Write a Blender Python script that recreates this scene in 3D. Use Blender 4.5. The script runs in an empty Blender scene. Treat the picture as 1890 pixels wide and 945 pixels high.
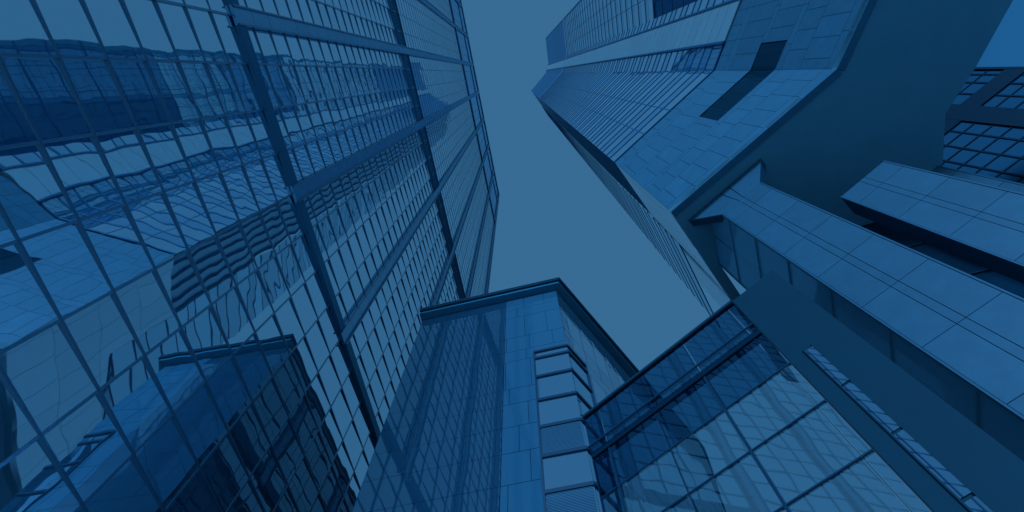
import bpy, math, random
from mathutils import Vector, Matrix

# ------------------------------------------------------------------ camera
S = 1.4                                   # metres per plan unit (plan unit: left tower stands 10 units away)
EYE = 1.6
scn = bpy.context.scene
PITCH, ROLL = math.radians(70.25), math.radians(-0.5)
cp, sp = math.cos(PITCH), math.sin(PITCH)
cr, sr = math.cos(ROLL), math.sin(ROLL)
R0, U0, FW = Vector((1, 0, 0)), Vector((0, -sp, cp)), Vector((0, cp, sp))
right = cr * R0 - sr * U0
upv = sr * R0 + cr * U0
cam_d = bpy.data.cameras.new("camera")
cam = bpy.data.objects.new("camera", cam_d)
scn.collection.objects.link(cam)
m = Matrix((right, upv, -FW)).transposed().to_4x4()
m.translation = Vector((0, 0, EYE))
cam.matrix_world = m
cam_d.sensor_width = 36.0
cam_d.lens = 36.0 * 940 / 1890
cam_d.clip_start = 0.05
cam_d.clip_end = 5000
scn.camera = cam

# ------------------------------------------------------------------ sky and sun
SUN_EL, SUN_AZ = math.radians(19), math.radians(196)      # azimuth measured from +Y towards +X
world = bpy.data.worlds.new("World")
scn.world = world
world.use_nodes = True
nt = world.node_tree
nt.nodes.clear()
wo = nt.nodes.new("ShaderNodeOutputWorld")
bg = nt.nodes.new("ShaderNodeBackground")
sky = nt.nodes.new("ShaderNodeTexSky")
sky.sky_type = 'NISHITA'
sky.sun_disc = False
sky.sun_elevation = SUN_EL
sky.sun_rotation = SUN_AZ
mixc = nt.nodes.new("ShaderNodeMix")
mixc.data_type = 'RGBA'
mixc.inputs[0].default_value = 0.95
mixc.inputs[7].default_value = (0.385, 1.52, 3.06, 1)      # even blue overcast
nt.links.new(sky.outputs[0], mixc.inputs[6])
nt.links.new(mixc.outputs[2], bg.inputs[0])
bg.inputs[1].default_value = 0.10
nt.links.new(bg.outputs[0], wo.inputs[0])

sun_d = bpy.data.lights.new("sun", 'SUN')
sun_d.energy = 3.0
sun_d.angle = math.radians(14)
sun_d.color = (0.15, 0.50, 1.0)
sun = bpy.data.objects.new("sun", sun_d)
scn.collection.objects.link(sun)
sd = Vector((math.sin(SUN_AZ) * math.cos(SUN_EL), math.cos(SUN_AZ) * math.cos(SUN_EL), math.sin(SUN_EL)))
sun.rotation_euler = sd.to_track_quat('Z', 'Y').to_euler()
sun.location = (0, -60, 120)

vs = scn.view_settings
vs.view_transform = 'Standard'
vs.look = 'None'
vs.exposure = 0.0
vs.gamma = 1.0
vs.use_curve_mapping = False
scn.cycles.max_bounces = 12
scn.cycles.diffuse_bounces = 4
scn.cycles.glossy_bounces = 8
scn.cycles.blur_glossy = 0.3
scn.cycles.use_denoising = True

# ------------------------------------------------------------------ helpers
rnd = random.Random(7)


def V3(p):
    return Vector((p[0] * S, p[1] * S, p[2] * S + EYE))


def dirv(a):
    a = math.radians(a)
    return Vector((math.sin(a), math.cos(a), 0))


def pix(px, py):
    """direction of a photograph pixel, used once to survey the plan positions of the towers"""
    x, v = px - 945, py - 472.5
    x, v = cr * x - sr * v, sr * x + cr * v
    return Vector((x, v * sp + 940 * cp, -v * cp + 940 * sp))


def at_z(px, py, z):
    r = pix(px, py)
    return r * (z / r.z)


GZ = -EYE / S                              # ground level in plan units


class MB:
    def __init__(self):
        self.v, self.f = [], []

    def quad(self, *pts):
        i = len(self.v)
        self.v += [V3(p) for p in pts]
        self.f.append(tuple(range(i, i + len(pts))))

    def box8(self, b, t):
        """b, t: four corners each (plan units), same winding"""
        i = len(self.v)
        self.v += [V3(p) for p in b] + [V3(p) for p in t]
        k = len(b)
        self.f.append(tuple(range(i + k - 1, i - 1, -1)))
        self.f.append(tuple(range(i + k, i + 2 * k)))
        for j in range(k):
            j2 = (j + 1) % k
            self.f.append((i + j, i + j2, i + k + j2, i + k + j))

    def prism(self, poly, z0, z1):
        self.box8([Vector((p[0], p[1], z0)) for p in poly], [Vector((p[0], p[1], z1)) for p in poly])

    def build(self, name, mat, parent=None, bevel=0.0):
        me = bpy.data.meshes.new(name)
        base, up_ = Vector((0, 0, 0)), parent
        while up_ is not None:
            base = base + up_.location
            up_ = up_.parent
        me.from_pydata([v - base for v in self.v], [], self.f)
        me.update()
        import bmesh
        bm = bmesh.new()
        bm.from_mesh(me)
        closed = all(e.is_manifold for e in bm.edges)
        if closed:
            bmesh.ops.recalc_face_normals(bm, faces=bm.faces)
        if bevel:
            bmesh.ops.bevel(bm, geom=list(bm.edges), offset=bevel, segments=1, affect='EDGES')
        bm.to_mesh(me)
        bm.free()
        me.materials.append(mat)
        o = bpy.data.objects.new(name, me)
        scn.collection.objects.link(o)
        o.parent = parent
        return o


def thing(name, label, cat, loc, group=None):
    o = bpy.data.objects.new(name, None)
    scn.collection.objects.link(o)
    o.location = V3((loc[0], loc[1], GZ))
    o["label"] = label
    o["category"] = cat
    if group:
        o["group"] = group
    return o


class Facet:
    """an upright face of a building given by its lower and upper edge; s runs 0..L along it"""

    def __init__(self, B0, B1, T0, T1, k=1.0):
        self.k = k                     # size factor about the eye point
        self.B0, self.B1, self.T0, self.T1 = [Vector(p) for p in (B0, B1, T0, T1)]
        self.L = (Vector((B1[0], B1[1])) - Vector((B0[0], B0[1]))).length
        u = (self.B1 - self.B0)
        u.z = 0
        u.normalize()
        n = Vector((u.y, -u.x, 0))
        if n.dot(-self.B0) < 0:
            n = -n
        self.n, self.u = n, u
        self.zb, self.zt = self.B0.z, self.T0.z

    def P(self, s, z, d=0.0):
        a = s / self.L
        b = self.B0.lerp(self.B1, a)
        t = self.T0.lerp(self.T1, a)
        return (b.lerp(t, (z - self.zb) / (self.zt - self.zb)) + self.n * d) * self.k

    def bar(self, mb, s0, s1, z0, z1, d0, d1):
        P = self.P
        mb.box8([P(s0, z0, d0), P(s1, z0, d0), P(s1, z0, d1), P(s0, z0, d1)],
                [P(s0, z1, d0), P(s1, z1, d0), P(s1, z1, d1), P(s0, z1, d1)])

    def pane(self, mb, s0, s1, z0, z1, d=0.0, tilt=0.0, turn=0.0):
        c = [self.P(s0, z0, d), self.P(s1, z0, d), self.P(s1, z1, d), self.P(s0, z1, d)]
        if tilt or turn:
            a, b = rnd.gauss(0, tilt) + turn, rnd.gauss(0, tilt)
            w, h = (s1 - s0) / 2, (z1 - z0) / 2
            for k, (i, j) in enumerate(((-1, -1), (1, -1), (1, 1), (-1, 1))):
                c[k] = c[k] + self.n * (i * a * w + j * b * h)
        # wind so that the normal looks out
        nn = (c[1] - c[0]).cross(c[3] - c[0])
        if nn.dot(self.n) < 0:
            c.reverse()
        mb.quad(*c)


def upright(Q0, Q1, z0, z1):
    return Facet((Q0[0], Q0[1], z0), (Q1[0], Q1[1], z0), (Q0[0], Q0[1], z1), (Q1[0], Q1[1], z1))


# ------------------------------------------------------------------ materials
def node_mat(name):
    mt = bpy.data.materials.new(name)
    mt.use_nodes = True
    t = mt.node_tree
    p = t.nodes["Principled BSDF"]
    return mt, t, p


def add_wave(t, target, scale, dist, detail=1.0, strength=1.0, extra=None):
    tc = t.nodes.new("ShaderNodeTexCoord")
    nz = t.nodes.new("ShaderNodeTexNoise")
    nz.inputs["Scale"].default_value = scale
    nz.inputs["Detail"].default_value = detail
    nz.inputs["Roughness"].default_value = 0.4
    t.links.new(tc.outputs["Object"], nz.inputs["Vector"])
    bp = t.nodes.new("ShaderNodeBump")
    bp.inputs["Strength"].default_value = strength
    bp.inputs["Distance"].default_value = dist
    t.links.new(nz.outputs[0], bp.inputs["Height"])
    t.links.new(bp.outputs[0], target)
    return bp


def mirror_glass(name, tint, body, mix=0.14, rough=0.015, scale=0.7, dist=0.004, vary=0.06, graze=(0.92, 0.97, 1.0)):
    """coated reflecting glass: a wavy mirror over a dim body colour"""
    mt = bpy.data.materials.new(name)
    mt.use_nodes = True
    t = mt.node_tree
    t.nodes.clear()
    out = t.nodes.new("ShaderNodeOutputMaterial")
    gl = t.nodes.new("ShaderNodeBsdfAnisotropic")
    gl.inputs["Roughness"].default_value = rough
    df = t.nodes.new("ShaderNodeBsdfDiffuse")
    df.inputs[0].default_value = (*body, 1)
    mx = t.nodes.new("ShaderNodeMixShader")
    mx.inputs[0].default_value = mix
    geo = t.nodes.new("ShaderNodeNewGeometry")
    mr = t.nodes.new("ShaderNodeMapRange")
    mr.inputs[3].default_value = 1 - vary
    mr.inputs[4].default_value = 1 + vary * 0.3
    t.links.new(geo.outputs["Random Per Island"], mr.inputs[0])
    vm = t.nodes.new("ShaderNodeVectorMath")
    vm.operation = 'SCALE'
    lw_ = t.nodes.new("ShaderNodeLayerWeight")
    lw_.inputs[0].default_value = 0.35
    mc = t.nodes.new("ShaderNodeMix")
    mc.data_type = 'RGBA'
    mc.inputs[6].default_value = (*tint, 1)
    mc.inputs[7].default_value = (*graze, 1)
    t.links.new(lw_.outputs["Facing"], mc.inputs[0])
    t.links.new(mc.outputs[2], vm.inputs[0])
    t.links.new(mr.outputs[0], vm.inputs["Scale"])
    t.links.new(vm.outputs[0], gl.inputs["Color"])
    add_wave(t, gl.inputs["Normal"], scale, dist)
    t.links.new(gl.outputs[0], mx.inputs[1])
    t.links.new(df.outputs[0], mx.inputs[2])
    t.links.new(mx.outputs[0], out.inputs[0])
    return mt


def see_glass(name, tint, through, clear=0.4, rough=0.02, scale=0.6, dist=0.005):
    mt = bpy.data.materials.new(name)
    mt.use_nodes = True
    t = mt.node_tree
    t.nodes.clear()
    out = t.nodes.new("ShaderNodeOutputMaterial")
    gl = t.nodes.new("ShaderNodeBsdfAnisotropic")
    gl.inputs["Roughness"].default_value = rough
    gl.inputs["Color"].default_value = (*tint, 1)
    tr = t.nodes.new("ShaderNodeBsdfTransparent")
    tr.inputs[0].default_value = (*through, 1)
    mx = t.nodes.new("ShaderNodeMixShader")
    mx.inputs[0].default_value = clear
    add_wave(t, gl.inputs["Normal"], scale, dist)
    t.links.new(gl.outputs[0], mx.inputs[1])
    t.links.new(tr.outputs[0], mx.inputs[2])
    t.links.new(mx.outputs[0], out.inputs[0])
    return mt


def solid(name, col, rough=0.5, spec=0.5, vary=0.12, noise=0.15, nscale=0.6, metal=0.0, coat=0.0,
          coat_ior=1.5, wave=None):
    """stone, metal, paint: base colour with panel-to-panel and cloudy variation"""
    mt, t, p = node_mat(name)
    geo = t.nodes.new("ShaderNodeNewGeometry")
    mr = t.nodes.new("ShaderNodeMapRange")
    mr.inputs[3].default_value = 1 - vary
    mr.inputs[4].default_value = 1 + vary
    t.links.new(geo.outputs["Random Per Island"], mr.inputs[0])
    tc = t.nodes.new("ShaderNodeTexCoord")
    nz = t.nodes.new("ShaderNodeTexNoise")
    nz.inputs["Scale"].default_value = nscale
    nz.inputs["Detail"].default_value = 5
    nz.inputs["Roughness"].default_value = 0.65
    t.links.new(tc.outputs["Object"], nz.inputs["Vector"])
    mr2 = t.nodes.new("ShaderNodeMapRange")
    mr2.inputs[1].default_value = 0.25
    mr2.inputs[2].default_value = 0.75
    mr2.inputs[3].default_value = 1 - noise
    mr2.inputs[4].default_value = 1 + noise
    t.links.new(nz.outputs[0], mr2.inputs[0])
    mul = t.nodes.new("ShaderNodeMath")
    mul.operation = 'MULTIPLY'
    t.links.new(mr.outputs[0], mul.inputs[0])
    t.links.new(mr2.outputs[0], mul.inputs[1])
    vm = t.nodes.new("ShaderNodeVectorMath")
    vm.operation = 'SCALE'
    vm.inputs[0].default_value = col
    t.links.new(mul.outputs[0], vm.inputs["Scale"])
    t.links.new(vm.outputs[0], p.inputs["Base Color"])
    p.inputs["Roughness"].default_value = rough
    p.inputs["Specular IOR Level"].default_value = spec
    p.inputs["Metallic"].default_value = metal
    p.inputs["Coat Weight"].default_value = coat
    p.inputs["Coat Roughness"].default_value = 0.02
    p.inputs["Coat IOR"].default_value = coat_ior
    if wave:
        add_wave(t, p.inputs["Normal"], wave[0], wave[1])
        if coat:
            add_wave(t, p.inputs["Coat Normal"], wave[0], wave[1])
    return mt


M = {}
M['lt_glass'] = mirror_glass("tower_glass", (0.68, 0.88, 0.94), (0.06, 0.25, 0.40), 0.12, scale=0.55, dist=0.010)
M['lt_mull'] = mirror_glass("mullion_aluminium", (0.20, 0.36, 0.46), (0.05, 0.165, 0.26), 0.5, 0.3)
M['lt_trans'] = mirror_glass("transom_aluminium", (0.12, 0.25, 0.34), (0.025, 0.11, 0.175), 0.5, 0.3)
M['lt_pil'] = mirror_glass("pilaster_panel", (0.38, 0.62, 0.76), (0.06, 0.25, 0.40), 0.45, 0.22, graze=(0.44, 0.66, 0.78))
M['lt_louv'] = mirror_glass("louvre_dark", (0.11, 0.25, 0.33), (0.03, 0.16, 0.25), 0.6, 0.35, graze=(0.16, 0.30, 0.38))
M['lt_crown'] = mirror_glass("crown_glass", (0.48, 0.70, 0.88), (0.05, 0.2, 0.34), 0.2, scale=0.4, dist=0.004, graze=(0.58, 0.78, 0.94))
M['rt_glass'] = mirror_glass("ribbon_glass", (0.72, 0.90, 0.95), (0.06, 0.25, 0.40), 0.12, scale=0.5, dist=0.003, vary=0.10)
M['rt_spand'] = mirror_glass("spandrel_glass", (0.56, 0.80, 0.92), (0.05, 0.22, 0.38), 0.2, scale=0.5, dist=0.003, vary=0.10, graze=(0.75, 0.88, 0.98))
M['rt_end'] = mirror_glass("lower_dark_glass", (0.30, 0.52, 0.70), (0.03, 0.18, 0.32), 0.3, scale=0.5, dist=0.003, graze=(0.4, 0.62, 0.8))
M['rt_field'] = mirror_glass("dark_field_glass", (0.10, 0.25, 0.42), (0.03, 0.12, 0.2), 0.5, graze=(0.2, 0.4, 0.55))
M['rt_crown'] = mirror_glass("crown_screen_glass", (0.30, 0.52, 0.74), (0.03, 0.12, 0.2), 0.2, graze=(0.33, 0.54, 0.76))
M['rt_bar'] = solid("floor_mullion", (0.02, 0.11, 0.20), 0.5, 0.3, 0.04, 0.05)
M['rt_dark'] = solid("dark_flank_panel", (0.05, 0.2, 0.28), 0.6, 0.25, 0.05, 0.1)
M['flank'] = mirror_glass("flank_glass", (0.62, 0.84, 0.94), (0.05, 0.2, 0.34), 0.12, scale=0.4, dist=0.003, vary=0.2, graze=(0.80, 0.93, 1.0))
M['flank_soft'] = mirror_glass("rough_flank_glass", (0.55, 0.76, 0.88), (0.12, 0.34, 0.48), 0.45, 0.35, vary=0.12)
M['trim'] = solid("edge_trim", (0.03, 0.12, 0.18), 0.5, 0.4, 0.03, 0.05)
M['white'] = solid("white_panel", (0.33, 0.41, 0.42), 0.45, 0.4, 0.03, 0.04)
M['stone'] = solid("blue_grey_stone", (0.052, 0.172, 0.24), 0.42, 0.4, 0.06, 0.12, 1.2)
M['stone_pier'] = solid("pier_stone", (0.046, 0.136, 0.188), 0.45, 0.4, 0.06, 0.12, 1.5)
M['stone_fin'] = mirror_glass("fin_stone", (0.6, 0.75, 0.85), (0.3, 0.4, 0.45), 0.12, 0.06, graze=(1.0, 1.0, 1.0))
M['joint'] = solid("joint_dark", (0.02, 0.09, 0.135), 0.7, 0.2, 0.0, 0.0)
M['soffit'] = solid("soffit_panel", (0.16, 0.35, 0.40), 0.5, 0.2, 0.05, 0.06)
M['lobby'] = mirror_glass("lobby_glass", (0.22, 0.42, 0.56), (0.24, 0.50, 0.60), 0.80, 0.03, scale=0.5, dist=0.006, graze=(0.3, 0.48, 0.6))
M['dark_glass'] = mirror_glass("slot_glass", (0.05, 0.14, 0.20), (0.010, 0.05, 0.075), 0.5, 0.03, vary=0.3, graze=(0.05, 0.14, 0.20))
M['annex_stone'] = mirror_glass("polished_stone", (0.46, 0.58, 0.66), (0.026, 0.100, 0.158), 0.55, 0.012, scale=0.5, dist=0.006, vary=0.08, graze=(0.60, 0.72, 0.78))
M['annex_light'] = mirror_glass("lighter_stone", (0.36, 0.48, 0.56), (0.055, 0.18, 0.26), 0.72, 0.05, scale=0.8, dist=0.004, vary=0.10, graze=(0.5, 0.6, 0.66))
M['annex_side'] = mirror_glass("polished_side_stone", (0.66, 0.82, 0.9), (0.08, 0.2, 0.28), 0.3, 0.03, scale=1.6, dist=0.02, vary=0.12)
M['annex_dark'] = solid("annex_core", (0.04, 0.18, 0.26), 0.6, 0.3, 0.0, 0.05)
M['eave'] = solid("eave_metal", (0.035, 0.20, 0.28), 0.5, 0.3, 0.03, 0.08)
M['win_glass'] = mirror_glass("window_glass", (0.52, 0.74, 0.88), (0.04, 0.16, 0.24), 0.12, scale=0.4, dist=0.003, graze=(0.7, 0.86, 0.96))
M['frame'] = solid("window_frame_dark", (0.008, 0.045, 0.08), 0.4, 0.4, 0.03, 0.05)
M['blind'] = solid("window_blind", (0.055, 0.15, 0.21), 0.5, 0.4, 0.02, 0.03)
M['bg_band'] = solid("dark_band", (0.003, 0.026, 0.046), 0.5, 0.1, 0.03, 0.06)
M['screen_glass'] = see_glass("screen_glass", (0.56, 0.78, 0.86), (0.70, 0.88, 0.95), 0.50, dist=0.008)
M['screen_dark'] = see_glass("fascia_glass", (0.13, 0.33, 0.50), (0.14, 0.38, 0.54), 0.5)
M['bg_glass'] = mirror_glass("far_glass", (0.36, 0.56, 0.72), (0.05, 0.165, 0.25), 0.65, vary=0.15)
M['bg_plain'] = mirror_glass("far_plain_glass", (0.45, 0.74, 0.90), (0.16, 0.45, 0.60), 0.8, graze=(0.5, 0.78, 0.93))
M['block'] = solid("dark_cladding", (0.008, 0.054, 0.078), 0.55, 0.15, 0.05, 0.10)
M['paving'] = solid("plaza_paving", (0.58, 0.60, 0.60), 0.8, 0.3, 0.1, 0.12, 0.4)
M['ground'] = solid("city_ground", (0.44, 0.46, 0.47), 0.9, 0.2, 0.0, 0.15, 0.1)

# ------------------------------------------------------------------ ground
g = MB()
R = 1500
g.quad((-R, -R, GZ), (R, -R, GZ), (R, R, GZ), (-R, R, GZ))
go = g.build("ground", M['ground'])
go["kind"] = "structure"
pv = MB()
z = GZ + 0.004 / S
for i in range(-9, 12):
    for j in range(-14, 14):
        x0, y0 = i * 1.5, j * 1.5
        pv.quad((x0, y0, z), (x0 + 1.48, y0, z), (x0 + 1.48, y0 + 1.48, z), (x0, y0 + 1.48, z))
po = pv.build("plaza_paving", M['paving'])
po["kind"] = "structure"

# ------------------------------------------------------------------ LEFT TOWER
uL = dirv(10.94)
nL = Vector((uL.y, -uL.x, 0))


def LTp(u, z=0):
    p = nL * -10 + uL * u
    return Vector((p.x, p.y, z))


LU0, LU1, LZT = -31.0, 31.4, 143.0
LK = 1.06
LF = Facet(LTp(LU0, GZ / LK), LTp(LU1, GZ / LK), LTp(LU0, LZT), LTp(LU1, LZT), LK)
su = lambda u: u - LU0
lt = thing("glass_tower", "tall flat glass tower on the left mirroring the buildings opposite, with wide pilaster strips",
           "tower", LTp(0))
# body
mb = MB()
a, b = LTp(LU0), LTp(LU1)
mb.prism([p * LK for p in (a - nL * 0.35, b - nL * 0.35, b - nL * 22, a - nL * 22)], GZ, (LZT - 0.5) * LK)
mb.build("tower_body", M['lt_louv'], lt)
# module lines
us = []
k = -17
while True:
    u = -2.20 + 1.7325 * k
    if u > LU1:
        break
    if u > LU0:
        us.append(u)
    k += 1
zs = []
zz = 12.28 - 1.452 * 9
while zz < 111.5:
    zs.append(zz)
    zz += 1.452
BEAM1 = (20.95, 21.5)
LOUV = (51.3, 53.9)
CR0 = 112.0
pil = [u for i, u in enumerate(us) if abs(((u + 3.65 + 1.7325 * 40) / 6.93) % 1 - 0) < 0.13 or abs(((u + 3.65 + 1.7325 * 40) / 6.93) % 1 - 1) < 0.13]
TURN = math.tan(math.radians(1.8))     # lower panes turned a little, made up to steer the reflections
# glass panes, each tilted by a hair like real glazing
cells = []
ub = [LU0] + us + [LU1]
for i in range(len(ub) - 1):
    for j in range(len(zs) - 1):
        z0, z1 = zs[j], zs[j + 1]
        if z0 > LOUV[0] - 0.2 and z1 < LOUV[1] + 0.2:
            continue
        c = LTp((ub[i] + ub[i + 1]) / 2, (z0 + z1) / 2)
        w = c.dot(FW)
        vis = -1
        if w > 0:
            x, y = 940 * c.dot(right) / w, 940 * c.dot(upv) / w
            if abs(x) < 960 and abs(y) < 490:
                vis = 1 / (c.length ** 3)
        cells.append((vis, ub[i], ub[i + 1], z0, z1))
cells.sort(key=lambda c: -c[0])
rest = MB()
for n_, (vis, u0, u1, z0, z1) in enumerate(cells):
    if n_ < 100:
        q = MB()
        LF.pane(q, su(u0) + .01, su(u1) - .01, z0 + .01, z1 - .01, -0.022 if z0 < 54 else -0.012, 0.0022 if z0 < 54 else 0.0012, TURN if z0 < 54 else 0.0)
        q.build("window_pane", M['lt_glass'], lt)
    else:
        LF.pane(rest, su(u0) + .01, su(u1) - .01, z0 + .01, z1 - .01, -0.022 if z0 < 54 else -0.012, 0.0022 if z0 < 54 else 0.0012, TURN if z0 < 54 else 0.0)
# lowest rows down to the pavement
for i in range(len(ub) - 1):
    LF.pane(rest, su(ub[i]), su(ub[i + 1]), GZ / LK, zs[0], -0.022, 0.002, TURN)
ro = rest.build("upper_window_panes", M['lt_glass'], lt)
ro["kind"] = "stuff"
# crown glass above
cg = MB()
for i in range(len(ub) - 1):
    LF.pane(cg, su(ub[i]), su(ub[i + 1]), CR0 - 1, 128, -0.03, 0.002)
    LF.pane(cg, su(ub[i]), su(ub[i + 1]), 128, LZT - 1.5, -0.03, 0.002)
cg.build("crown_glazing", M['lt_crown'], lt)
for zc in zs:
    if LOUV[0] < zc < LOUV[1] or abs(zc - 21) < 0.5:
        continue
    q = MB()
    LF.bar(q, 0, LF.L, zc - 0.030, zc + 0.030, -0.06, 0.020 if zc < 54 else 0.008)
    q.build("transom", M['lt_trans'], lt)
for u in us:
    q = MB()
    LF.bar(q, su(u) - 0.036, su(u) + 0.036, GZ / LK, 52, -0.06, 0.014)
    LF.bar(q, su(u) - 0.036, su(u) + 0.036, 52, LZT - 1.2, -0.06, 0.003)
    q.build("mullion", M['lt_mull'], lt)
for u in pil:
    q = MB()
    uc = u + 0.02
    zc = 20.9
    while zc < LZT - 1:
        z1 = min(zc + 1.452, LZT - 1)
        LF.bar(q, su(uc) - 0.36, su(uc) + 0.36, zc + 0.012, z1 - 0.012, 0.02, 0.13)
        zc = z1
    p_ = q.build("pilaster", M['lt_pil'], lt)
    q = MB()
    LF.bar(q, su(uc) - 0.36, su(uc) - 0.30, 20.9, LZT - 1, 0.13, 0.22)
    LF.bar(q, su(uc) + 0.30, su(uc) + 0.36, 20.9, LZT - 1, 0.13, 0.22)
    q.build("edge_trim", M['lt_trans'], p_)
# dark floor beam, broken by the pilasters
spans = []
e0 = LU0
for u in pil:
    spans.append((e0, u - 0.34))
    e0 = u + 0.38
spans.append((e0, LU1))
for s0, s1 in spans:
    q = MB()
    LF.bar(q, su(s0), su(s1), BEAM1[0], BEAM1[1], -0.02, 0.16)
    q.build("floor_beam", M['lt_louv'], lt)
    q = MB()
    LF.bar(q, su(s0), su(s1), LOUV[0], LOUV[1], -0.04, 0.0)
    x = s0
    while x < s1:
        LF.bar(q, su(x), su(min(x + 0.05, s1)), LOUV[0], LOUV[1], 0.0, 0.10)
        x += 0.29
    LF.bar(q, su(s0), su(s1), LOUV[0] - 0.12, LOUV[0], -0.04, 0.13)
    LF.bar(q, su(s0), su(s1), LOUV[1], LOUV[1] + 0.12, -0.04, 0.13)
    q.build("louvre_band", M['lt_louv'], lt)
    q = MB()
    LF.bar(q, su(s0), su(s1), CR0 - 0.5, CR0 + 0.5, -0.02, 0.18)
    q.build("crown_beam", M['lt_trans'], lt)
    q = MB()
    LF.bar(q, su(s0), su(s1), 131.6, 132.3, -0.02, 0.12)
    q.build("crown_rail", M['lt_mull'], lt)
q = MB()
LF.bar(q, 0, LF.L, LZT - 1.5, LZT, -0.5, 0.15)
q.build("parapet", M['lt_trans'], lt)
q = MB()
LF.bar(q, LF.L - 0.12, LF.L + 0.15, GZ / LK, LZT, -0.4, 0.15)
q.build("corner_trim", M['lt_mull'], lt)

# ------------------------------------------------------------------ RIGHT FOLDED TOWER
ZB, ZT, ZS = 35.0, 215.0, 21.8
K = Vector((6.99, 5.70, ZB))
F1 = Vector((12.97, -0.27, ZB))
dC = dirv(-15)
F2 = Vector((14.38, -5.55, ZB))
F3 = Vector((12.9, -13.65, ZB))
W0 = Vector((13.41, -1.93, ZB))
W1 = Vector((14.09, -4.47, ZB))
tK, tF1, tF2, tF3 = at_z(980, 168, ZT), at_z(1007, 135, ZT), at_z(1012, 117, ZT), at_z(1007, 70, ZT)
K2 = Vector((9.96, 9.50, ZB))
K3 = Vector((13.2, 15.05, 28.0))
tK2, tK3 = at_z(1000, 196, ZT), at_z(1011, 213, ZT)
rt = thing("folded_tower", "tall folded tower on the right with ribbon glazing over a stone overhang",
           "tower", (13, 2))
LC = (F2 - F1).length
sW0, sW1 = (W0 - F1).length, (W1 - F1).length
fD = Facet(K, F1, tK, tF1)
fC = Facet(F1, F2, tF1, tF2)
fA = Facet(F2, F3, tF2, tF3)
CROWN = 143.0
PITCHZ = 3.13


def ribbons(f, s0, s1, zlo, zhi, first):
    rows = []
    zc = first
    while zc < zhi:
        rows.append((max(zc, zlo), min(zc + 1.72, zhi), 'g'))
        if zc + 1.72 < zhi:
            rows.append((zc + 1.72, min(zc + PITCHZ, zhi), 's'))
        zc += PITCHZ
    return rows


foot, foot_dark = MB(), MB()
for nm, f, s0, s1 in (('D', fD, 0, fD.L), ('C', fC, 0, sW0), ('E', fC, sW1, LC), ('A', fA, 0, fA.L)):
    rows = ribbons(f, s0, s1, ZB, CROWN - 1, 35.25)
    bars = MB()
    spm = MB()
    restg = MB()
    for r_i, (z0, z1, kind) in enumerate(rows):
        # split into bays so the reflections break up as in real glazing
        nb = max(1, round((s1 - s0) / 1.5))
        tgt = MB() if r_i < 50 else (restg if kind == 'g' else spm)
        for b_ in range(nb):
            x0, x1 = s0 + (s1 - s0) * b_ / nb, s0 + (s1 - s0) * (b_ + 1) / nb
            if nm == 'A' and z1 < 57.5:
                f.pane(foot_dark if b_ < 2 else foot, x0, x1, z0 + 0.005, z1 - 0.005, 0, 0.002)
                continue
            f.pane(tgt, x0, x1, z0 + 0.005, z1 - 0.005, 0, 0.002)
        if tgt.v and tgt is not restg and tgt is not spm:
            tgt.build("ribbon_window" if kind == 'g' else "spandrel_band", M['rt_glass'] if kind == 'g' else M['rt_spand'], rt)
        hb = 0.13 + 0.0012 * z0
        if nm != 'A' or kind == 'g':
            f.bar(bars, s0, s1, z0 - hb / 2, z0 + hb / 2, -0.05, 0.03)
    if nm == 'D':
        for sx in (2.68, 4.9):
            f.bar(bars, sx - 0.03, sx + 0.03, ZB, CROWN, -0.05, 0.02)
    if nm == 'A':
        for sx in (2.2, 4.2, 6.2):
            f.bar(bars, sx - 0.025, sx + 0.025, ZB, CROWN, -0.05, 0.02)
    bars.build("floor_mullions", M['rt_bar'], rt)["kind"] = "stuff"
    if spm.v:
        spm.build("upper_spandrel_glazing", M['rt_spand'], rt)["kind"] = "stuff"
    if restg.v:
        restg.build("upper_ribbon_glazing", M['rt_glass'], rt)["kind"] = "stuff"
foot.build("lower_glazing", M['rt_end'], rt)
foot_dark.build("dark_panel_field", M['rt_field'], rt)
# crown screens
for f, s0, s1 in ((fD, 0, fD.L), (fC, 0, sW0), (fC, sW1, LC), (fA, 0, fA.L)):
    q = MB()
    zc = CROWN
    while zc < ZT - 1:
        z1 = min(zc + 12, ZT)
        f.pane(q, s0, s1, zc + 0.05, z1 - 0.05, 0)
        zc = z1
    q.build("crown_screen", M['rt_crown'], rt)
    q = MB()
    f.bar(q, s0, s1, CROWN - 1.2, CROWN + 0.2, -0.05, 0.12)
    q.build("crown_ledge", M['rt_glass'], rt)
# white strip
q = MB()
zc = ZB
while zc < ZT:
    z1 = min(zc + PITCHZ / 2, ZT)
    fC.bar(q, sW0 + 0.07, sW1 - 0.07, zc + 0.02, z1 - 0.02, -0.05, 0.10)
    zc = z1
ws = q.build("white_panel_strip", M['white'], rt)
q = MB()
fC.bar(q, sW0 - 0.08, sW0 + 0.07, ZB, ZT, -0.1, 0.16)
fC.bar(q, sW1 - 0.07, sW1 + 0.08, ZB, ZT, -0.1, 0.16)
q.build("strip_frame", M['rt_bar'], ws)
# backing behind the glazing
q = MB()
for f in (fD, fC, fA):
    f.bar(q, 0.05, f.L - 0.05, ZB, ZT - 0.3, -0.45, -0.12)
q.build("core_wall", M['rt_dark'], rt)
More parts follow.
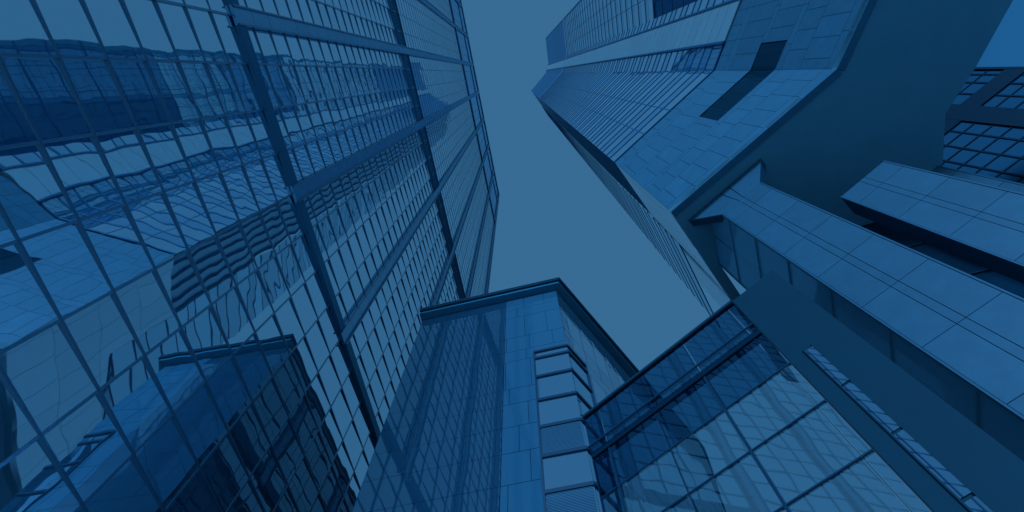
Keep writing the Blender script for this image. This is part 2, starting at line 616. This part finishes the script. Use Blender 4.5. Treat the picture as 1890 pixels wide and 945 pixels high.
# flank: glass darkened at a slant by added fins, then a striped glass return
fS1 = Facet(K, K2, tK, tK2)
q, q2 = MB(), MB()
for z0, z1, kind in ribbons(fS1, 0, fS1.L, ZB, ZT, 35.25):
    fS1.pane(q, 0, fS1.L, z0, z1, -0.2, 0.001)
for i in range(6):
    x = 0.02 + (fS1.L - 0.1) * i / 5
    fS1.bar(q2, x, x + 0.03, ZB, ZT, -0.22, 0.0)
q.build("flank_glazing", M['flank_soft'], rt)
q2.build("added_flank_fins", M['rt_dark'], rt)["kind"] = "stuff"  # fins added so the flank turns dark when seen along its face
fS2 = Facet((K2.x, K2.y, 28), K3, tK2, tK3)
q, q2 = MB(), MB()
for z0, z1, kind in ribbons(fS2, 0, fS2.L, 28, ZT, 28.9):
    fS2.pane(q, 0, fS2.L, z0, z1, 0, 0.001)
    fS2.bar(q2, 0, fS2.L, z0 - 0.06, z0 + 0.06, -0.04, 0.02)
q.build("flank_glazing", M['flank'], rt)
q2.build("flank_mullions", M['rt_bar'], rt)["kind"] = "stuff"
# far end wall and roof
q = MB()
bk = Vector((9.0, 2.0, 0))
e = F3 + Vector((14, -3, 0))
q.box8([F3, F3 + Vector((0.05, .4, 0)), e + Vector((0.05, .4, 0)), e],
       [Vector((tF3.x, tF3.y, ZT)), Vector((tF3.x, tF3.y + .4, ZT)), Vector((e.x, e.y + .4, ZT)), Vector((e.x, e.y, ZT))])
q.build("end_wall", M['rt_dark'], rt)

# stone overhang: panels row by row with staggered joints
ROWS = [21.8, 22.62, 24.7, 26.38, 26.85, 29.3, 29.75, 32.7, 33.45, 34.96]


def stone(f, rows, s0, s1, colw, mat, name, parent, seed, hole=None, depth=0.04, gap=0.010, strip=0.9):
    r = random.Random(seed)
    q = MB()
    for j in range(len(rows) - 1):
        z0, z1 = rows[j], rows[j + 1]
        off = r.choice((0.0, 0.33, 0.5, 0.66)) * colw
        cw = colw * (2 if z1 - z0 < strip else 1)
        x = s0 - off
        while x < s1 - 1e-4:
            a, b = max(x, s0), min(x + cw, s1)
            x += cw
            if b - a < 0.03:
                continue
            if hole and b > hole[0] and a < hole[1] and z1 > hole[2] and z0 < hole[3]:
                # trim the panel round the slot
                if a < hole[0]:
                    f.bar(q, a + gap, hole[0], z0 + gap, z1 - gap, -depth, 0)
                if b > hole[1]:
                    f.bar(q, hole[1], b - gap, z0 + gap, z1 - gap, -depth, 0)
                lo, hi = max(a, hole[0]), min(b, hole[1])
                if z0 < hole[2]:
                    f.bar(q, lo, hi, z0 + gap, hole[2], -depth, 0)
                if z1 > hole[3]:
                    f.bar(q, lo, hi, hole[3], z1 - gap, -depth, 0)
                continue
            f.bar(q, a + gap, b - gap, z0 + gap, z1 - gap, -depth, 0)
    o = q.build(name, mat, parent)
    q = MB()
    f.bar(q, s0 + 0.01, s1 - 0.01, rows[0] + 0.01, rows[-1] - 0.01, -depth - 0.12, -depth - 0.012)
    q.build("joint_backing", M['joint'], o)
    return o


Kl, F1l, F2l, F3l = [Vector((p.x, p.y, ZS)) for p in (K, F1, F2, F3)]
pD = upright(Kl, F1l, ZS, ZB)
pC = upright(F1l, F2l, ZS, ZB)
pA = upright(F2l, F3l, ZS, ZB)
SLOT = (26.95, 29.75)
sSl = 4.93
stone(pD, ROWS, 0, pD.L, 0.9, M['stone'], "stone_wall", rt, 3, (sSl, pD.L, *SLOT))
stone(pC, ROWS, 0, pC.L, 0.9, M['stone'], "stone_wall", rt, 4, (0, 1.42, *SLOT))
stone(pA, ROWS, 0, pA.L, 0.9, M['stone'], "stone_wall", rt, 5)
q = MB()
for i in range(5):
    a, b = sSl + (pD.L - sSl) * i / 5, sSl + (pD.L - sSl) * (i + 1) / 5
    pD.pane(q, a + .01, b - .01, *SLOT, -0.042, 0.004)
for i in range(2):
    pC.pane(q, 0.71 * i + .01, 0.71 * i + .7, *SLOT, -0.042, 0.004)
q.build("slot_window", M['dark_glass'], rt)
q = MB()
for f in (pD, pC, pA):
    f.bar(q, 0, f.L, ZS - 0.07, ZS - 0.004, -0.3, 0.03)
q.build("edge_trim", M['stone'], rt)
# thin stone fin returning along the street
dS = dirv(38)
fin = upright(Kl, Kl + dS * 11, ZS, ZB)
stone(fin, [21.8, 24.7, 27.9, 31.2, 34.96], 0.02, 11, 1.6, M['stone_fin'], "stone_fin", rt, 9)
# soffit under the overhang
q = MB()
ins = Vector((math.cos(math.radians(38)), -math.sin(math.radians(38)), 0)) * 0.44
pFin0, pFin1 = Kl, Kl + dS * 11
L0 = Vector((9.48, 8.12, 0))
soff = [Kl, F1l, F2l, Vector((20.3, -6.2, 0)), Vector((19.17, -2.8, 0)), Vector((18.49, -0.36, 0)),
        Vector((17.82, 1.43, 0)), Vector((18.3, 3.43, 0)), Vector((17.3, 5.9, 0)), L0,
        L0 + dS * 8.0, pFin1 + ins * 0.2, pFin1]
q.prism([(p.x, p.y) for p in soff], ZS + 0.0, ZS + 0.35)
q.build("soffit", M['soffit'], rt)
# lobby walls of dark glass
PIER_Q = (8.54, 5.30)
lw = upright(Vector((8.62, 5.42)).to_3d(), L0, GZ, ZS)


def glazed(f, s0, s1, z0, z1, cw, ch, gm, fm, gname, fname, parent, d=0.0, bw=0.05, tilt=0.003, skip=None):
    q, q2 = MB(), MB()
    nx, nz = max(1, round((s1 - s0) / cw)), max(1, round((z1 - z0) / ch))
    for i in range(nx):
        for j in range(nz):
            a, b = s0 + (s1 - s0) * i / nx, s0 + (s1 - s0) * (i + 1) / nx
            c, e_ = z0 + (z1 - z0) * j / nz, z0 + (z1 - z0) * (j + 1) / nz
            f.pane(q, a, b, c, e_, d, tilt)
    for i in range(nx + 1):
        a = s0 + (s1 - s0) * i / nx
        f.bar(q2, a - bw / 2, a + bw / 2, z0, z1, d - 0.05, d + 0.04)
    for j in range(nz + 1):
        c = z0 + (z1 - z0) * j / nz
        f.bar(q2, s0, s1, c - bw / 2, c + bw / 2, d - 0.05, d + 0.055)
    o = q.build(gname, gm, parent)
    q2.build(fname, fm, o)
    return o


glazed(lw, 0, lw.L, GZ, ZS, 1.5, 2.2, M['lobby'], M['soffit'], "lobby_glazing", "glazing_bar", rt, bw=0.035)
lb = upright(L0, Vector((17.2, 5.8, 0)), GZ, ZS)
glazed(lb, 0, lb.L, GZ, ZS, 1.8, 2.9, M['dark_glass'], M['block'], "lobby_glazing", "glazing_bar", rt, bw=0.035)


# stone piers under the overhang
def pier(a, b, ztop, flare=None, depth=0.9, neck=False):
    f = upright(Vector((a[0], a[1], 0)), Vector((b[0], b[1], 0)), GZ, ztop)
    q = MB()
    L = f.L
    cols = [(0, 0.44 * L), (0.44 * L, 0.555 * L), (0.555 * L, L)]
    rows = []
    zc = ztop - 1.0
    rows.append((zc, ztop))
    while zc > GZ:
        rows.append((max(zc - 1.93, GZ), zc))
        zc -= 1.93
    for c0, c1 in cols:
        for z0, z1 in rows:
            f.bar(q, c0 + .008, c1 - .008, z0 + .008, z1 - .008, -0.05, 0)
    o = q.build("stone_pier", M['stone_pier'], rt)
    q = MB()
    f.bar(q, 0.01, L - 0.01, GZ, ztop - 0.01, -depth, -0.06)
    q.build("pier_core", M['joint'], o)
    q = MB()
    f.bar(q, -0.05, -0.004, GZ, ztop, -depth, 0.015)
    f.bar(q, L + 0.004, L + 0.05, GZ, ztop, -depth, 0.015)
    q.build("edge_trim", M['trim'], o)
    if neck:
        q = MB()
        f.bar(q, 0.02, L - 0.02, ztop + 0.002, ZS - 0.004, -depth, -0.25)
        q.build("recessed_neck", M['block'], o)
    if flare:
        z1, ea, eb, lift = flare
        q = MB()
        u = f.u
        n = f.n
        A = f.P(0, ztop)
        B = f.P(L, ztop)

        def T(s, t):
            lo = A.lerp(B, s)
            hi = (f.P(0, ztop) - u * ea).lerp(f.P(L, ztop) + u * eb, s) + n * lift
            hi.z = z1
            return lo.lerp(hi, t)
        for c0, c1 in ((0, .44), (.44, .555), (.555, 1)):
            for t0, t1 in ((0, 1.0),):
                g_ = 0.006
                b4 = [T(c0 + g_, 0.0), T(c1 - g_, 0.0), T(c1 - g_, 1), T(c0 + g_, 1)]
                q.box8([p - n * 0.05 for p in b4], b4)
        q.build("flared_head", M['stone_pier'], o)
        q = MB()
        b4 = [T(0.01, 0), T(0.99, 0), T(0.99, 1), T(0.01, 1)]
        q.box8([p - n * 0.4 for p in b4], [p - n * 0.06 for p in b4])
        q.build("head_core", M['joint'], o)
    return o


pier((8.54, 5.30), (9.80, 4.03), 20.0, (21.78, 1.12, 1.05, 0.0))
pier((11.96, 4.11), (13.15, 2.85), 18.2)
pier((15.6, 4.6), (16.58, 3.30), 20.0)

# ------------------------------------------------------------------ ANNEX with the bay window
an = thing("stone_annex", "low polished stone block with dark overhanging eave and a glazed corner bay at street middle",
           "building", (2.26, 10.43))
C0 = Vector((2.26, 10.43, 0))
dA, dSn = dirv(-75.7), dirv(40)
A1 = C0 + dA * 7.14
S1 = C0 + dSn * 13.3
aw = upright(C0, A1, GZ, 23.95)
sw = upright(C0, S1, GZ, 23.95)
AROWS = [GZ, 0.6, 1.9, 3.2, 4.45, 5.7, 7.0, 7.6, 8.85, 10.15, 11.42, 12.7, 13.92, 15.15, 16.07, 17.97, 18.75, 19.9, 21.85, 22.75, 23.93]
nA = aw.n
nS = sw.n
BAY_A, BAY_S = 1.40, 1.28
BAYZ = 18.3
stone(aw, AROWS, 0.0, 2.62, 1.02, M['annex_light'], "stone_wall", an, 12, (-1, BAY_A, -5, BAYZ), gap=0.010)  # wall in two tones: this part lighter and less mirror-like
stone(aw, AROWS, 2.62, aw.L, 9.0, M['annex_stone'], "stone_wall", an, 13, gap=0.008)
stone(sw, AROWS, 0.0, sw.L, 1.02, M['annex_side'], "stone_wall", an, 15, (-1, BAY_S, -5, BAYZ), gap=0.018)
q = MB()
in_ = -(nA + nS).normalized() * 0.35
foot = [C0 + in_, A1 - nA * 0.2, A1 + uL * 20, S1 + uL * 8 + Vector((2, 0, 0)), S1 - nS * 0.2]
q.prism([(p.x, p.y) for p in foot], GZ, 23.9)
q.build("annex_body", M['annex_dark'], an)


def corner_off(d):
    # meeting point of the two wall lines moved out by d
    p1, p2 = C0 + nA * d, C0 + nS * d
    den = dA.x * dSn.y - dA.y * dSn.x
    t = ((p2.x - p1.x) * dSn.y - (p2.y - p1.y) * dSn.x) / den
    return p1 + dA * t


def eave_poly(d):
    c = corner_off(d)
    a_ = A1 + nA * d + dA * 0.05
    s_ = S1 + nS * d + dSn * 0.3
    return [c, a_, A1 + uL * 21 + dA * 0.05, S1 + uL * 9 + Vector((2.5, 0, 0)), s_]


q = MB()
q.prism([(p.x, p.y) for p in eave_poly(0.36)], 23.96, 24.14)
ev = q.build("eave", M['eave'], an)
q = MB()
q.prism([(p.x, p.y) for p in eave_poly(0.47)], 24.144, 24.42)
q.build("eave_fascia", M['block'], ev)
q = MB()
q.prism([(p.x, p.y) for p in eave_poly(0.50)], 24.30, 24.335)
q.build("fascia_trim", M['trim'], ev)
bw_ = upright(A1, A1 + uL * 19.5, GZ, 23.95)
bw_.n = -nL
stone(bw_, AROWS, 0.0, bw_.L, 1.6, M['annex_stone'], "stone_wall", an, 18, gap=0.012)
# corner bay
bz = [18.28, 17.78, 16.47, 15.02, 13.58, 12.25, 10.86, 9.45, 8.05, 6.6, 5.2, 3.8, 2.4, 1.0, GZ]
ca, cb, cc = C0 + dA * BAY_A + nA * 0.02, corner_off(0.02), C0 + dSn * BAY_S + nS * 0.02
ba, bs = upright(cb, ca, GZ, BAYZ), upright(cb, cc, GZ, BAYZ)
bay = MB()
for f in (ba, bs):
    f.bar(bay, f.L - 0.06, f.L, GZ, BAYZ, -0.1, 0.05)
    for zc in bz[:-1]:
        f.bar(bay, 0, f.L - 0.06, zc - 0.065, zc + 0.065, -0.1, 0.05)
bfr = bay.build("bay_frame", M['frame'], an)
for i in range(len(bz) - 1):
    for f in (ba, bs):
        q = MB()
        f.pane(q, 0.005, f.L - 0.05, bz[i + 1] + 0.04, bz[i] - 0.04, 0.0, 0.003)
        blind = i in (4, 6) and f is ba
        w = q.build("bay_window", M['blind'] if False else M['win_glass'], an)
        if blind:
            q = MB()
            zc = bz[i + 1] + 0.07
            while zc < bz[i] - 0.08:
                f.bar(q, 0.04, f.L - 0.08, zc, zc + 0.03, 0.004, 0.012)
                zc += 0.05
            q.build("window_blind", M['blind'], w)

# ------------------------------------------------------------------ GLASS SCREEN between annex and folded tower
gs = thing("glass_screen", "clear glass screen wall with dark fascia joining the stone annex to the folded tower",
           "glass wall", (4.4, 8.2))
SC0, SC1 = Vector((2.33, 10.28, 0)), Vector((6.42, 6.22, 0))
sf = upright(SC0, SC1, GZ, 13.5)
ss = [0.0, 0.62, 2.26, 3.92, 5.54, sf.L]
sz = [GZ, 0.1, 1.55, 3.0, 4.45, 5.9, 7.35, 8.8, 10.22, 11.6]
for i in range(len(ss) - 1):
    for j in range(len(sz) - 1):
        q = MB()
        sf.pane(q, ss[i] + .02, ss[i + 1] - .02, sz[j] + .02, sz[j + 1] - .02, 0, 0.003)
        q.build("glass_pane", M['screen_glass'] if sz[j] < 10 else M['screen_dark'], gs)
    q = MB()
    sf.pane(q, ss[i] + .01, ss[i + 1] - .01, 11.80, 13.4, 0.034, 0.001)
    q.build("fascia_pane", M['screen_dark'], gs)
for i, s in enumerate(ss):
    q = MB()
    w = 0.03 if i in (1, 3) else 0.008
    sf.bar(q, max(0, s - w), min(sf.L, s + w), GZ, 11.6, -0.10, 0.02)
    q.build("mullion", M['frame'], gs)
for zc in sz[1:-1]:
    q = MB()
    sf.bar(q, 0, sf.L, zc - 0.018, zc + 0.018, -0.06, 0.015)
    q.build("transom", M['frame'], gs)
q = MB()
sf.bar(q, 0, sf.L, 11.64, 11.84, -0.22, 0.03)
q.build("fascia_beam", M['bg_band'], gs)
q = MB()
sf.bar(q, 0, sf.L, 12.05, 12.10, 0.055, 0.09)
q.build("fascia_rail", M['frame'], gs)
q = MB()
sf.bar(q, 0, sf.L, 13.4, 13.5, -0.05, 0.10)
q.build("coping", M['block'], gs)

# ------------------------------------------------------------------ DARK ENTRANCE BLOCK
eb = thing("entrance_block", "dark clad entrance block under the stone overhang with a narrow glazed slot", "building", (6.9, 5.8))
E0, E1 = Vector((6.44, 6.20, 0)), Vector((7.42, 5.22, 0))
bf = upright(E0, E1, GZ, 13.55)
q = MB()
bk_ = dirv(45) * 1.6
q.prism([(p.x, p.y) for p in (E0, E1, E1 + bk_, E0 + bk_)], GZ, 13.55)
q.build("block_body", M['block'], eb)
pz = [10.25, 8.83, 7.38, 5.9, 4.45, 3.0, 1.5]
s_a, s_b = (Vector((6.72, 5.93, 0)) - E0).length, (Vector((6.855, 5.795, 0)) - E0).length
for i in range(len(pz) - 1):
    q = MB()
    bf.pane(q, s_a, s_b, pz[i + 1] + 0.035, pz[i] - 0.035, 0.02, 0.004)
    q.build("slot_pane", M['win_glass'], eb)
q = MB()
bf.bar(q, s_a - 0.03, s_a, 1.4, 10.3, 0.0, 0.05)
bf.bar(q, s_b, s_b + 0.03, 1.4, 10.3, 0.0, 0.05)
q.build("slot_frame", M['block'], eb)

# ------------------------------------------------------------------ FAR GLASS BUILDING on the right
fb = thing("glass_block", "gridded glass block seen beyond the overhang at the right edge", "building", (24, 0))
G0 = dirv(91) * 24
dD = dirv(-45)
G1 = G0 + dD * 9
G2 = G0 - dirv(-15) * 16
gf = upright(G0, G1, GZ, 70)
us_ = [0.0, 0.43, 0.98, 1.73, 2.50]
vs_ = [3.45, 4.08, 4.93, 5.75, 6.55, 7.35, 8.15, 9.0]
q = MB()
for lst in (us_, vs_):
    for i in range(len(lst) - 1):
        zc = GZ
        while zc < 70:
            gf.pane(q, lst[i] + .02, lst[i + 1] - .02, zc + .02, min(zc + 0.95, 70) - .02, 0, 0.004)
            zc += 0.95
q.build("glazing", M['bg_glass'], fb)
q = MB()
for u in us_[1:-1] + vs_[1:-1]:
    gf.bar(q, u - .035, u + .035, GZ, 70, -0.05, 0.05)
zc = GZ
while zc < 70:
    gf.bar(q, 0, gf.L, zc - .035, zc + .035, -0.05, 0.04)
    zc += 0.95
q.build("glazing_bars", M['bg_band'], fb)["kind"] = "stuff"
q = MB()
gf.bar(q, 2.50, 3.45, GZ, 70, -0.05, 0.10)
gf.bar(q, 0.0, 0.14, GZ, 70, -0.05, 0.10)
q.build("pilaster", M['bg_band'], fb)
for zc in (13.5, 25.25, 37.0, 49.0):  # dark bands drawn in where a beam is reflected in the glass
    q = MB()
    gf.bar(q, 0.14, 2.5, zc, zc + 1.15, 0.0, 0.09)
    gf.bar(q, 3.45, gf.L, zc, zc + 1.15, 0.0, 0.09)
    q.build("beam_reflection", M['bg_band'], fb)
gp = upright(G0, G2, GZ, 70)
q = MB()
for i in range(4):
    for j in range(8):
        gp.pane(q, i * 4, i * 4 + 4, GZ + j * (70 - GZ) / 8, GZ + (j + 1) * (70 - GZ) / 8, 0, 0.001)
q.build("plain_glazing", M['bg_plain'], fb)
q = MB()
q.prism([(p.x, p.y) for p in (G0 + Vector((.3, 0, 0)), G1 + Vector((.3, .3, 0)), G1 + Vector((14, 14, 0)), G2 + Vector((20, 8, 0)), G2 + Vector((.3, 0, 0)))], GZ, 69.5)
q.build("block_body", M['annex_dark'], fb)
